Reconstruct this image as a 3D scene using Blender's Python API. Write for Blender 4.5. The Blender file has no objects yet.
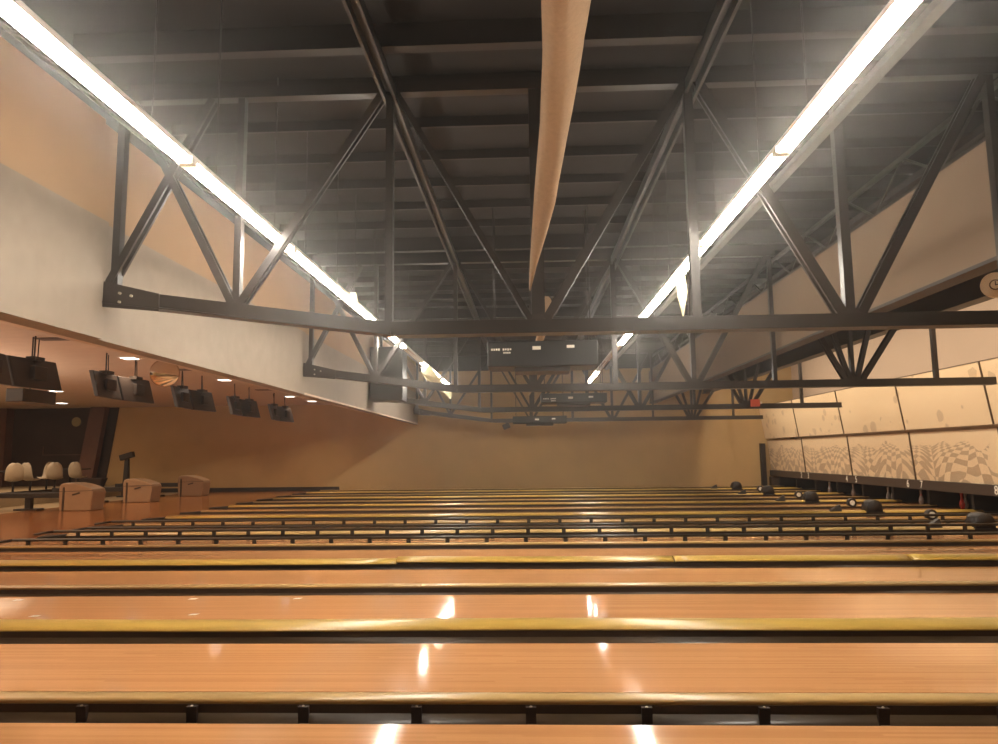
import bpy, bmesh, math, random
from mathutils import Vector, Matrix
random.seed(7)
sc = bpy.context.scene
COL = sc.collection
R = math.radians

# ------------------------------------------------------------------ camera
yaw, pitch, roll, CAMH = .0401, .1148, -.0116, 1.3683
fw = Vector((-math.sin(yaw)*math.cos(pitch), math.cos(yaw)*math.cos(pitch), math.sin(pitch)))
rt = Vector((math.cos(yaw), math.sin(yaw), 0)); up = rt.cross(fw)
r2 = rt*math.cos(roll)+up*math.sin(roll); u2 = up*math.cos(roll)-rt*math.sin(roll)
cd = bpy.data.cameras.new('camera'); cam = bpy.data.objects.new('camera', cd); COL.objects.link(cam)
cd.sensor_fit = 'HORIZONTAL'; cd.sensor_width = 36; cd.lens = 711.5*36/998; cd.clip_start = .05; cd.clip_end = 200
m = Matrix.Identity(4)
for i in range(3): m[i][0] = r2[i]; m[i][1] = u2[i]; m[i][2] = -fw[i]
m.translation = Vector((0, 0, CAMH)); cam.matrix_world = m
sc.camera = cam

# ------------------------------------------------------------------ world, exposure, big lights
w = bpy.data.worlds.new('world'); sc.world = w; w.use_nodes = True
w.node_tree.nodes['Background'].inputs[0].default_value = (.9, .75, .6, 1)
w.node_tree.nodes['Background'].inputs[1].default_value = .02
vs = sc.view_settings; vs.view_transform = 'Standard'; vs.look = 'None'; vs.gamma = 1; vs.use_curve_mapping = False
vs.exposure = 1.55
sc.cycles.use_denoising = True
TUBE = 34.0           # strength of the lit fluorescent tubes
BLOOM_HAZE = .0085
sc.cycles.volume_bounces = 0

def area(name, loc, rot, sx, sy, power, col):
    l = bpy.data.lights.new(name, 'AREA'); l.shape = 'RECTANGLE'; l.size = sx; l.size_y = sy
    l.energy = power; l.color = col
    o = bpy.data.objects.new(name, l); o.location = loc; o.rotation_euler = rot; COL.objects.link(o); return o
# strip lights above the masking units, behind the girder
area('masking_strip_light', (7.3, 16, 4.55), (0, R(-42), 0), .3, 22, 235, (1, .82, .62))
# unseen warm fill added to brighten the seating behind the foul line
area('seating_fill_light', (-18, 15, 3.3), (0, 0, 0), 3, 18, 150, (1, .72, .48))
# unseen upward fill added off to the left to brighten the low ceiling
area('ceiling_fill_light', (-13.5, 8, 1.7), (R(180), 0, 0), 2, 14, 520, (1, .84, .68))

# ------------------------------------------------------------------ materials
def mat(name, col, rough=.6, metal=0, noise=0, scale=8, emit=0, emitcol=None, bump=0, coat=0, stretch=None, ior=None):
    M = bpy.data.materials.new(name); M.use_nodes = True
    nt = M.node_tree; N = nt.nodes; L = nt.links; b = N['Principled BSDF']
    b.inputs['Base Color'].default_value = (*col, 1); b.inputs['Roughness'].default_value = rough
    b.inputs['Metallic'].default_value = metal
    if ior: b.inputs['IOR'].default_value = ior
    if coat: b.inputs['Coat Weight'].default_value = coat; b.inputs['Coat Roughness'].default_value = .06
    if emit:
        b.inputs['Emission Color'].default_value = (*(emitcol or col), 1); b.inputs['Emission Strength'].default_value = emit
    if noise or bump:
        g = N.new('ShaderNodeNewGeometry'); mp = N.new('ShaderNodeMapping'); L.new(g.outputs['Position'], mp.inputs[0])
        if stretch: mp.inputs['Scale'].default_value = stretch
        n = N.new('ShaderNodeTexNoise'); n.inputs['Scale'].default_value = scale; n.inputs['Detail'].default_value = 5
        L.new(mp.outputs[0], n.inputs['Vector'])
        if noise:
            mr = N.new('ShaderNodeMapRange'); mr.inputs[1].default_value = .3; mr.inputs[2].default_value = .7
            mr.inputs[3].default_value = 1-noise; mr.inputs[4].default_value = 1+noise
            L.new(n.outputs['Fac'], mr.inputs[0])
            mx = N.new('ShaderNodeVectorMath'); mx.operation = 'SCALE'; mx.inputs[0].default_value = col
            L.new(mr.outputs[0], mx.inputs['Scale']); L.new(mx.outputs[0], b.inputs['Base Color'])
        if bump:
            bp = N.new('ShaderNodeBump'); bp.inputs['Strength'].default_value = bump; bp.inputs['Distance'].default_value = .01
            L.new(n.outputs['Fac'], bp.inputs['Height']); L.new(bp.outputs[0], b.inputs['Normal'])
    return M

def wood(name, c1, c2, rough, board=.0268, along='X', seed=0., length=1.1):
    """narrow boards laid edge to edge, long axis along X or Y"""
    M = bpy.data.materials.new(name); M.use_nodes = True
    nt = M.node_tree; N = nt.nodes; L = nt.links; b = N['Principled BSDF']
    g = N.new('ShaderNodeNewGeometry'); s = N.new('ShaderNodeSeparateXYZ'); L.new(g.outputs['Position'], s.inputs[0])
    def math_(op, a, bb=None):
        n = N.new('ShaderNodeMath'); n.operation = op
        for i, v in enumerate((a, bb)):
            if v is None: continue
            if isinstance(v, (int, float)): n.inputs[i].default_value = v
            else: L.new(v, n.inputs[i])
        return n.outputs[0]
    U, V = (s.outputs['X'], s.outputs['Y']) if along == 'X' else (s.outputs['Y'], s.outputs['X'])
    row = math_('FLOOR', math_('DIVIDE', math_('ADD', V, seed), board))
    off = math_('MULTIPLY', math_('FRACT', math_('MULTIPLY', row, .6180)), length)
    colm = math_('FLOOR', math_('DIVIDE', math_('ADD', U, off), length*2.2))
    cb = N.new('ShaderNodeCombineXYZ'); L.new(row, cb.inputs[0]); L.new(colm, cb.inputs[1])
    wn = N.new('ShaderNodeTexWhiteNoise'); wn.noise_dimensions = '2D'; L.new(cb.outputs[0], wn.inputs['Vector'])
    mp = N.new('ShaderNodeMapping'); mp.inputs['Scale'].default_value = (1.2, 60, 1) if along == 'X' else (60, 1.2, 1)
    L.new(g.outputs['Position'], mp.inputs[0])
    n = N.new('ShaderNodeTexNoise'); n.inputs['Scale'].default_value = 1.4; n.inputs['Detail'].default_value = 4; L.new(mp.outputs[0], n.inputs['Vector'])
    f = math_('ADD', math_('MULTIPLY', wn.outputs['Value'], .6), math_('MULTIPLY', n.outputs['Fac'], .45))
    mx = N.new('ShaderNodeMix'); mx.data_type = 'RGBA'
    L.new(f, mx.inputs[0]); mx.inputs[6].default_value = (*c1, 1); mx.inputs[7].default_value = (*c2, 1)
    L.new(mx.outputs[2], b.inputs['Base Color'])
    b.inputs['Roughness'].default_value = rough; b.inputs['IOR'].default_value = 1.5
    # faint waviness of the lacquer
    mp2 = N.new('ShaderNodeMapping'); mp2.inputs['Scale'].default_value = (.7, 3, 1); L.new(g.outputs['Position'], mp2.inputs[0])
    n2 = N.new('ShaderNodeTexNoise'); n2.inputs['Scale'].default_value = 1.3; n2.inputs['Detail'].default_value = 1; L.new(mp2.outputs[0], n2.inputs['Vector'])
    bp = N.new('ShaderNodeBump'); bp.inputs['Strength'].default_value = .25; bp.inputs['Distance'].default_value = .004
    L.new(n2.outputs['Fac'], bp.inputs['Height']); L.new(bp.outputs[0], b.inputs['Normal'])
    return M

def art(name, kind):
    """beige masking panel print: a warped chequered floor below, drifting ovals above"""
    M = bpy.data.materials.new(name); M.use_nodes = True
    nt = M.node_tree; N = nt.nodes; L = nt.links; b = N['Principled BSDF']; b.inputs['Roughness'].default_value = .45
    g = N.new('ShaderNodeNewGeometry'); s = N.new('ShaderNodeSeparateXYZ'); L.new(g.outputs['Position'], s.inputs[0])
    def mt(op, a, bb=None, cc=None):
        n = N.new('ShaderNodeMath'); n.operation = op
        for i, v in enumerate((a, bb, cc)):
            if v is None: continue
            if isinstance(v, (int, float)): n.inputs[i].default_value = v
            else: L.new(v, n.inputs[i])
        return n.outputs[0]
    Y, Z = s.outputs['Y'], s.outputs['Z']
    cream, brown = (.72, .56, .36, 1), (.30, .20, .12, 1)
    mx = N.new('ShaderNodeMix'); mx.data_type = 'RGBA'; mx.inputs[6].default_value = cream; mx.inputs[7].default_value = brown
    n = N.new('ShaderNodeTexNoise'); n.inputs['Scale'].default_value = 1.1; n.inputs['Detail'].default_value = 1; L.new(g.outputs['Position'], n.inputs['Vector'])
    if kind == 'lower':
        # chequered floor in perspective, bent into waves, running up to z = 1.5
        def noise1(sc_, det=0, sz=.4):
            nn = N.new('ShaderNodeTexNoise'); nn.inputs['Scale'].default_value = sc_; nn.inputs['Detail'].default_value = det
            m2 = N.new('ShaderNodeMapping'); m2.inputs['Scale'].default_value = (0, 1, sz); L.new(g.outputs['Position'], m2.inputs[0]); L.new(m2.outputs[0], nn.inputs['Vector'])
            return mt('SUBTRACT', nn.outputs['Fac'], .5)
        w1 = noise1(.9); w2 = noise1(1.6)
        d = mt('MAXIMUM', mt('SUBTRACT', 1.62, Z), .10)
        inv = mt('DIVIDE', 1.0, d)
        cell = mt('FLOOR', mt('DIVIDE', Y, 1.68))
        local = mt('SUBTRACT', mt('FRACT', mt('DIVIDE', Y, 3.38)), .5)
        u = mt('ADD', mt('MULTIPLY', mt('MULTIPLY', local, 8.5), mt('POWER', inv, .55)), mt('MULTIPLY', w1, 3.6))
        v = mt('ADD', mt('MULTIPLY', mt('LOGARITHM', inv, 2.0), 2.7), mt('MULTIPLY', w2, 4.5))
        ck = mt('MODULO', mt('ABSOLUTE', mt('ADD', mt('FLOOR', u), mt('FLOOR', v))), 2.0)
        hz = mt('ADD', 1.46, mt('MULTIPLY', noise1(1.3, 1, 0), .7))
        mask = mt('LESS_THAN', Z, hz)
        # bare patches without chequers
        bare = mt('LESS_THAN', noise1(.8, 0, .6), .26)
        f = mt('MULTIPLY', mt('MULTIPLY', mt('MULTIPLY', ck, mask), bare), .62)
    else:
        mp = N.new('ShaderNodeMapping'); mp.inputs['Scale'].default_value = (0, 1, 1.0); mp.inputs['Rotation'].default_value = (R(25), 0, 0)
        L.new(g.outputs['Position'], mp.inputs[0])
        v1 = N.new('ShaderNodeTexVoronoi'); v1.inputs['Scale'].default_value = 4.2; v1.inputs['Randomness'].default_value = 1; L.new(mp.outputs[0], v1.inputs['Vector'])
        sp = N.new('ShaderNodeSeparateColor'); L.new(v1.outputs['Color'], sp.inputs[0])
        size = mt('MULTIPLY', mt('MULTIPLY', sp.outputs[0], sp.outputs[1]), .8)
        spot = mt('LESS_THAN', v1.outputs['Distance'], size)
        low = mt('MAXIMUM', mt('SUBTRACT', 1.0, mt('MULTIPLY', mt('SUBTRACT', Z, 1.85), 1.1)), 0)
        wn = mt('GREATER_THAN', mt('ADD', sp.outputs[2], mt('MULTIPLY', low, .35)), .62)
        f = mt('MULTIPLY', mt('MULTIPLY', spot, wn), .4)
    L.new(f, mx.inputs[0]); L.new(mx.outputs[2], b.inputs['Base Color'])
    return M

WHITE_T = (1, .95, .88)
M = dict(
    lane=wood('lane_maple', (.56, .25, .095), (.72, .36, .155), .08),
    approach=wood('approach_maple', (.34, .125, .035), (.43, .18, .055), .16, board=.06),
    cream_cap=mat('cream_capping', (.55, .36, .14), .3, noise=.06, scale=3, stretch=(1, 6, 6)),
    yellow_cap=mat('yellow_capping', (.52, .33, .07), .3, noise=.08, scale=2, stretch=(1, 8, 8)),
    gutter=mat('gutter_grey', (.06, .036, .018), .28, noise=.25, scale=2.5, stretch=(1, 5, 5)),
    divider=mat('divider_brown', (.05, .026, .012), .5),
    bracket=mat('bracket_brown', (.035, .018, .012), .5),
    screw=mat('screw_metal', (.7, .65, .55), .3, 1),
    rail=mat('bumper_rail_black', (.035, .024, .012), .35),
    dark=mat('dark_plastic', (.018, .011, .007), .5),
    hood=mat('hood_beige', (.36, .23, .13), .45, noise=.04),
    steel=mat('truss_brown_steel', (.018, .011, .0065), .4, noise=.15, scale=4),
    steel_end=mat('truss_plate_steel', (.03, .021, .015), .5),
    deck=mat('roof_deck_dark', (.010, .006, .004), .85, noise=.2, scale=3, stretch=(.3, 1, 1)),
    purlin=mat('purlin_dark', (.018, .011, .007), .6),
    backwall=mat('back_wall_tan', (.50, .335, .145), .8, noise=.06, scale=1.2, bump=.1),
    plaster=mat('white_plaster', (.225, .18, .138), .75, noise=.07, scale=5, bump=.25),
    upperwall=mat('upper_wall_cream', (.30, .185, .10), .85, noise=.05, scale=1.5),
    bulk=mat('bulkhead_taupe', (.20, .14, .09), .9, noise=.04, scale=1),
    mwall=mat('pit_wall_cream', (.50, .38, .28), .85, noise=.03, scale=1),
    tile=mat('ceiling_tile_warm', (.54, .42, .31), .9, noise=.06, scale=2.2, stretch=(1, 4, 1)),
    carpet=mat('concourse_carpet', (.34, .25, .14), .9, noise=.15, scale=20),
    darkwall=mat('mural_wall_dark', (.045, .026, .018), .8, noise=.2, scale=1.5),
    brace=mat('slanted_column_brown', (.13, .06, .038), .7, noise=.1, scale=3),
    orangewall=mat('side_wall_orange', (.28, .11, .035), .8, noise=.08, scale=2),
    base=mat('baseboard_dark', (.03, .02, .015), .6),
    pit=mat('pit_black', (.016, .012, .009), .8),
    strip=mat('number_strip_brown', (.05, .032, .02), .5),
    numeral=mat('numeral_white', (.9, .86, .75), .5),
    lower=art('lower_masking_print', 'lower'), upper=art('upper_masking_print', 'upper'),
    edge=mat('panel_edge_brown', (.10, .06, .03), .5),
    tube=mat('lit_tube', (1, 1, 1), .4, emit=TUBE, emitcol=(1, .92, .80)),
    deadtube=mat('unlit_tube', (.55, .40, .30), .3),
    fixture=mat('fixture_white', (.75, .72, .66), .35),
    paleduct=mat('pale_raceway', (.08, .07, .06), .5),
    cloth=mat('duct_fabric', (.34, .225, .13), .85, noise=.08, scale=30, bump=.3),
    scrap=mat('pale_fabric', (.62, .58, .36), .85, noise=.05, scale=15, bump=.2),
    black=mat('black_metal_box', (.008, .006, .004), .5),
    sticker=mat('sticker_white', (.85, .80, .68), .5),
    screen=mat('monitor_black', (.022, .016, .014), .35),
    down=mat('downlight_glow', (1, .95, .85), .5, emit=1.6, emitcol=(1, .92, .8)),
    slot=mat('slot_dark', (.10, .06, .04), .7),
    mirror=mat('mirror_silver', (.75, .73, .70), .04, 1),
    chair=mat('chair_white_shell', (.50, .43, .32), .4),
    disc=mat('yellow_disc', (.30, .24, .10), .6),
    clock=mat('clock_face', (.95, .85, .68), .5),
    exit=mat('exit_red', (.40, .07, .03), .5, emit=.06, emitcol=(1, .12, .05)),
    pin=mat('pin_white_shaded', (.26, .21, .18), .2), redpin=mat('pin_red', (.40, .03, .015), .2),  # white pins darkened: shade under the masking put into their colour
    pinband=mat('pin_band', (.45, .04, .03), .3),
    kick=mat('kickback_black', (.02, .015, .011), .6),
)

# ------------------------------------------------------------------ mesh builder
class MB:
    def __init__(s): s.v = []; s.f = []; s.sm = []
    def add(s, vs_, fs, smooth=False):
        k = len(s.v); s.v += [Vector(p) for p in vs_]
        for f in fs: s.f.append([k+i for i in f]); s.sm.append(smooth)
        return s
    def box(s, x0, x1, y0, y1, z0, z1):
        return s.hexa([(x0,y0,z0),(x1,y0,z0),(x1,y1,z0),(x0,y1,z0),(x0,y0,z1),(x1,y0,z1),(x1,y1,z1),(x0,y1,z1)])
    def hexa(s, p):
        return s.add(p, [(0,3,2,1),(4,5,6,7),(0,1,5,4),(1,2,6,5),(2,3,7,6),(3,0,4,7)])
    def bar(s, a, b, wd, ht, upv=(0, 1, 0)):
        """rectangular bar from a to b; wd across, ht along upv"""
        a = Vector(a); b = Vector(b); d = (b-a).normalized(); u = Vector(upv); u = (u-d*u.dot(d)).normalized(); c = d.cross(u)
        P = []
        for q in (a, b):
            for i, j in ((-1,-1),(1,-1),(1,1),(-1,1)): P.append(q+c*wd/2*i+u*ht/2*j)
        return s.add(P, [(0,3,2,1),(4,5,6,7),(0,1,5,4),(1,2,6,5),(2,3,7,6),(3,0,4,7)])
    def tube(s, a, b, r, n=10, r2=None):
        a = Vector(a); b = Vector(b); d = (b-a).normalized(); t = Vector((0,0,1)) if abs(d.z) < .9 else Vector((1,0,0))
        u = d.cross(t).normalized(); c = d.cross(u); r2_ = r if r2 is None else r2
        P = [q+(u*math.cos(2*math.pi*i/n)+c*math.sin(2*math.pi*i/n))*rr for q, rr in ((a, r), (b, r2_)) for i in range(n)]
        s.add(P, [(i, (i+1) % n, n+(i+1) % n, n+i) for i in range(n)], True)
        k = len(s.v)-2*n
        s.f.append([k+i for i in range(n)][::-1]); s.sm.append(False)
        s.f.append([k+n+i for i in range(n)]); s.sm.append(False)
        return s
    def lathe(s, c, prof, n=16, ang=2*math.pi):
        c = Vector(c); P = []; m_ = len(prof)
        for r, z in prof:
            for i in range(n): P.append(c+Vector((r*math.cos(2*math.pi*i/n), r*math.sin(2*math.pi*i/n), z)))
        F = [(j*n+i, j*n+(i+1) % n, (j+1)*n+(i+1) % n, (j+1)*n+i) for j in range(m_-1) for i in range(n)]
        F += [tuple(range(n))[::-1], tuple((m_-1)*n+i for i in range(n))]
        return s.add(P, F, True)
    def sweepx(s, prof, stations, smooth=False, closed=True):
        """prof: list of (y,z); stations: list of (x, dy, dz)"""
        n = len(prof); P = [(x, y+dy, z+dz) for x, dy, dz in stations for y, z in prof]
        rng = n if closed else n-1
        F = [(j*n+i, j*n+(i+1) % n, (j+1)*n+(i+1) % n, (j+1)*n+i) for j in range(len(stations)-1) for i in range(rng)]
        s.add(P, F, smooth)
        if closed:
            k = len(s.v)-len(P)
            s.f.append([k+i for i in range(n)]); s.sm.append(False)
            s.f.append([k+(len(stations)-1)*n+i for i in range(n)][::-1]); s.sm.append(False)
        return s
    def prism(s, pts, off):
        n = len(pts); off = Vector(off); P = [Vector(p) for p in pts]+[Vector(p)+off for p in pts]
        return s.add(P, [tuple(range(n)), tuple(range(2*n-1, n-1, -1))]+[(i, n+i, n+(i+1) % n, (i+1) % n) for i in range(n)])
    def obj(s, name, mt_, parent=None, org=(0, 0, 0), bevel=0):
        org = Vector(parent['_o']) if parent is not None else Vector(org)
        me = bpy.data.meshes.new(name); me.from_pydata([v-org for v in s.v], [], s.f); me.update()
        bm = bmesh.new(); bm.from_mesh(me); bmesh.ops.recalc_face_normals(bm, faces=bm.faces); bm.to_mesh(me); bm.free()
        for p, q in zip(me.polygons, s.sm): p.use_smooth = q
        me.materials.append(M[mt_] if isinstance(mt_, str) else mt_)
        o = bpy.data.objects.new(name, me); COL.objects.link(o)
        if parent is not None: o.parent = parent
        else: o.location = org
        o['_o'] = tuple(org)
        if bevel:
            b = o.modifiers.new('bevel', 'BEVEL'); b.width = bevel; b.segments = 2; b.limit_method = 'ANGLE'
        return o

def tag(o, label, cat, group=None):
    o['label'] = label; o['category'] = cat
    if group: o['group'] = group
    return o
def thing(name, label, cat, loc, group=None):
    o = bpy.data.objects.new(name, None); COL.objects.link(o); o.location = loc; o['_o'] = tuple(loc); o.empty_display_size = .1
    return tag(o, label, cat, group)
def struct(o): o['kind'] = 'structure'; return o
def dup(root, loc, label=None, rotz=None):
    r = root.copy(); COL.objects.link(r); r.location = loc; r['_o'] = tuple(loc)
    if rotz is not None: r.rotation_euler.z = rotz
    if label: r['label'] = label
    for ch in list(root.children):
        c = ch.copy(); COL.objects.link(c); c.parent = r
        for g in list(ch.children):
            d = g.copy(); COL.objects.link(d); d.parent = c
    return r
ORD = ['nearest', 'second', 'third', 'fourth', 'fifth', 'sixth', 'seventh', 'eighth', 'ninth', 'tenth', 'eleventh',
       'twelfth', 'thirteenth', 'fourteenth', 'fifteenth', 'sixteenth']

# ------------------------------------------------------------------ the room
YB, YF = 28.2, -1.6          # back wall, wall behind the camera
XL, XR = -24.0, 10.9
XFOUL, XAPP, XMASK = -8.64, -13.46, 9.3
WX = -4.35                   # white wall over the lanes
struct(MB().box(XFOUL, XR, YF, YB, -.35, -.14).obj('floor', 'pit'))
struct(MB().box(XAPP, XFOUL, YF, YB, -.35, 0).obj('floor', 'approach'))
struct(MB().box(XL, XAPP, YF, YB, -.35, 0).obj('floor', 'carpet'))
struct(MB().box(-24, -15.2, 8, YB, 0, .3).obj('floor', 'carpet'))
struct(MB().box(XFOUL, XR, YF, .6, -.14, 0).obj('floor', 'carpet'))
struct(MB().box(XL, XR, YB, YB+.2, -.35, 6).obj('wall_back', 'backwall'))
struct(MB().box(XL, XR, YF-.2, YF, -.35, 6).obj('wall_front', 'backwall'))
struct(MB().box(XL-.2, XL, YF, YB, -.35, 6).obj('wall_left', 'orangewall'))
struct(MB().box(XR, XR+.2, YF, YB, -.35, 6).obj('wall_right', 'mwall'))
struct(MB().box(10.35, XR, YF, YB, .9, 5.42).obj('wall_right', 'mwall'))
struct(MB().box(4.8, 4.95, YF, YB, 3.31, 4.55).obj('wall_bulkhead', 'bulk'))
struct(MB().box(4.78, 5.02, YF, YB, 3.27, 3.31).box(4.94, 5.02, YF, YB, 3.31, 3.5).obj('bulkhead_shade_strip', 'base'))  # dark strip added to shield the bulkhead underside from the masking light
# white wall over the lanes, with its cream upper storey
struct(MB().box(WX-.2, WX+.06, YF, 6.95, 2.57, 3.79).obj('wall_plaster', 'plaster'))
struct(MB().box(WX-.2, WX, 6.95, 13.66, 2.57, 3.79).obj('wall_plaster', 'plaster'))
struct(MB().box(WX-.2, WX-.04, 13.66, YB, 2.57, 3.79).obj('wall_plaster', 'plaster'))
struct(MB().box(WX-.3, WX-.02, YF, 6.93, 3.79, 4.9).obj('wall_upper', 'upperwall'))
struct(MB().box(WX-.3, WX-.08, 6.93, YB, 3.79, 4.9).obj('wall_upper', 'upperwall'))
# low warm ceiling over approach and seating: sloping edge, then flat
struct(MB().prism([(WX-.01, YF, 2.57), (-7.95, YF, 3.42), (XL, YF, 3.42), (XL, YF, 3.6), (-7.95, YF, 3.6), (WX-.2, YF, 2.85)], (0, YB-YF, 0)).obj('ceiling', 'tile'))
# bowed roof deck over the lanes
PROF = [(-4.7, 5.42), (10.35, 5.42)]
def roofz(x):
    for (a, za), (b, zb) in zip(PROF, PROF[1:]):
        if a <= x <= b: return za+(zb-za)*(x-a)/(b-a)
    return PROF[0][1] if x < PROF[0][0] else PROF[-1][1]
struct(MB().prism([(x, YF, z) for x, z in PROF]+[(x, YF, z+.2) for x, z in PROF[::-1]], (0, YB-YF, 0)).obj('ceiling', 'deck'))
mb = MB().box(-4.3, 10.3, YB-.22, YB-.02, 4.68, 5.42)
struct(mb.obj('trim_1', 'deck'))
struct(MB().box(4.95, 10.35, YF, YB-.25, 4.76, 4.85).obj('ceiling', 'deck'))
struct(MB().box(-15.3, -7.5, YB-.03, YB, 0, .16).obj('baseboard_back', 'base'))
# purlins under the deck (many, closely alike)
ys = [.55+.95*i for i in range(29)]
NUM = ['first', 'second', 'third', 'fourth', 'fifth', 'sixth', 'seventh', 'eighth', 'ninth', 'tenth', 'eleventh', 'twelfth', 'thirteenth', 'fourteenth', 'fifteenth',
       'sixteenth', 'seventeenth', 'eighteenth', 'nineteenth', 'twentieth', 'twenty-first', 'twenty-second', 'twenty-third', 'twenty-fourth', 'twenty-fifth', 'twenty-sixth', 'twenty-seventh', 'twenty-eighth', 'twenty-ninth']
for i, y in enumerate(ys):
    big = i % 7 == 6
    mb = MB().box(-4.3, 10.3, y-.006, y+.006, 5.42-(.26 if big else .12), 5.42)
    mb.box(-4.3, 10.3, y-(.06 if big else .018), y+(.06 if big else .018), 5.42-(.27 if big else .13), 5.42-(.26 if big else .12))
    tag(mb.obj('roof_purlin', 'purlin', org=(0, y, 5.4)), '%s steel purlin crossing under the dark roof, %s from the camera' % ('deep' if big else 'thin', NUM[i]), 'purlin', 'purlins under the roof deck')

# ------------------------------------------------------------------ lanes and dividers
# far edge of each lane, alternate gaps .50 (slim) and .74 (broad)
lanes = []; gaps = []
y = 3.80
P1, P2 = 1.56, 1.80
far = [3.80]
for i in range(14): far.append(far[-1]+(P1 if i % 2 == 0 else P2))
near0 = 3.80-1.06
lanes.append((near0-.74-1.06, near0-.74)); gaps.append((near0-.74, 'b'))
for k, fy in enumerate(far):
    lanes.append((fy-1.06, fy)); gaps.append((fy, 'a' if k % 2 == 0 else 'b'))
last0 = far[-1]+ (.5 if (len(far)-1) % 2 == 0 else .74)
lanes.append((last0, min(last0+1.06, YB-.04)))
for i, (a, b) in enumerate(lanes):
    if i == 0: lab = 'glossy maple bowling lane below the picture, right at the camera'
    elif i == len(lanes)-1: lab = 'farthest maple bowling lane, running along the tan back wall'
    else: lab = 'glossy striped maple bowling lane, %s from the bottom of the view' % ORD[i-1]
    mb = MB().box(XFOUL, 10.15, a, b, -.14, 0)
    o = tag(mb.obj('bowling_lane', 'lane', org=(0, (a+b)/2, 0)), lab, 'bowling lane', 'bowling lanes side by side')

def trough(y0, wd, d=.085, n=8, t=.012):
    """open half round channel profile"""
    top = [(y0+wd*i/n, -.012-d*math.sin(math.pi*i/n)**.6) for i in range(n+1)]
    return top+[(y0+wd, -.135), (y0, -.135)]
def cap_prof(y0, wd, z, h, crown, n=6):
    top = [(y0+wd*i/n, z+h+crown*math.sin(math.pi*i/n)) for i in range(n+1)]
    return [(y0, z)]+[(y0, z+h*.6)]+top[::1]+[(y0+wd, z)]
GAPN = 0
for gi, (g, kind) in enumerate(gaps):
    wd = .5 if kind == 'a' else .74
    gw = .19 if kind == 'a' else .235; cw = wd-2*gw
    letter = gi
    if gi == 0: lab = 'broad lane divider below the picture, next to the camera'
    else:
        nm = ORD[gi-1]
        extra = {1: ', brown straps in its gutter', 2: ', broad yellow capping', 4: ', yellow capping broken',
                 5: ', raised bumper behind'}.get(gi, ', slim' if kind == 'a' else ', broad')
        lab = 'lane divider with gutters, %s from the picture bottom%s' % (nm, extra)
    T = thing('lane_divider', lab, 'lane divider', (0, g+wd/2, -.135), 'dividers between the lanes')
    MB().sweepx(trough(g+.002, gw-.004), [(XFOUL+.3, 0, 0), (10.1, 0, 0)], True).obj('gutter', 'gutter', T)
    MB().sweepx(trough(g+wd-gw+.002, gw-.004), [(XFOUL+.3, 0, 0), (10.1, 0, 0)], True).obj('gutter', 'gutter', T)
    MB().box(XFOUL+.05, 10.1, g+gw, g+wd-gw, -.135, .032).obj('divider_body', 'divider', T)
    capm = 'cream_cap' if kind == 'a' or gi == 6 else 'yellow_cap'
    cz = .032
    st0 = XFOUL+.55
    if kind == 'a':
        prof = cap_prof(g+gw-.004+.01, cw+.008, cz, .022, .010)
        MB().sweepx(prof, [(st0, 0, 0), (9.6, 0, 0)], True).obj('cap', capm, T)
        segs = []
    else:
        prof = cap_prof(g+gw-.006, cw+.06, cz, .012, .038)
        if gi == 4:      # the broken, bowed capping
            def seg(x0, x1, dy0, dy1, bow, z0=0, z1=0):
                st = [(x0+(x1-x0)*i/16, dy0+(dy1-dy0)*i/16+bow*math.sin(math.pi*i/16), z0+(z1-z0)*i/16) for i in range(17)]
                MB().sweepx(prof, st, True).obj('cap', capm, T)
            seg(st0, -1.65, .02, -.06, -.03, 0, .004); seg(-1.66, 1.75, -.03, .015, -.03, .024, .004); seg(1.76, 4.6, -.02, .03, 0, .012, 0); seg(4.62, 9.6, .0, .0, -.02, .01, 0)
        else:
            st = [(st0+(9.6-st0)*i/24, .012*math.sin(i*1.1+gi), .002*math.sin(i*.7)) for i in range(25)]
            MB().sweepx(prof, st, True).obj('cap', capm, T)
    # dark ramped end piece at the foul line
    e = g+gw-.02; e1 = g+wd-gw+.02
    MB().hexa([(XFOUL+.02, e, -.1), (st0+.02, e, -.1), (st0+.02, e1, -.1), (XFOUL+.02, e1, -.1),
               (XFOUL+.06, e, .02), (st0+.02, e, .06), (st0+.02, e1, .06), (XFOUL+.06, e1, .02)]).obj('end_cap', 'dark', T, bevel=.008)
    if gi == 1:
        x = -8.3+.0
        xs = [-.01+.612*k for k in range(-13, 16)]
        for x in xs:
            y1 = g+gw-.006
            mbk = MB().hexa([(x-.028, y1-.014, -.1), (x+.028, y1-.014, -.1), (x+.028, y1, -.1), (x-.028, y1, -.1),
                             (x-.028, y1-.03, .03), (x+.028, y1-.03, .03), (x+.028, y1, .03), (x-.028, y1, .03)])
            mbk.hexa([(x-.02, y1-.07, -.1), (x+.03, y1-.07, -.1), (x+.03, y1, -.1), (x-.02, y1, -.1),
                      (x-.02, y1-.06, -.07), (x+.03, y1-.06, -.07), (x+.03, y1, -.05), (x-.02, y1, -.05)])
            br = mbk.obj('bracket', 'bracket', T)
            MB().lathe((x, y1-.018, .028), [(.008, 0), (.008, .006), (.003, .009)], 8).obj('screw', 'screw', br)

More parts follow.
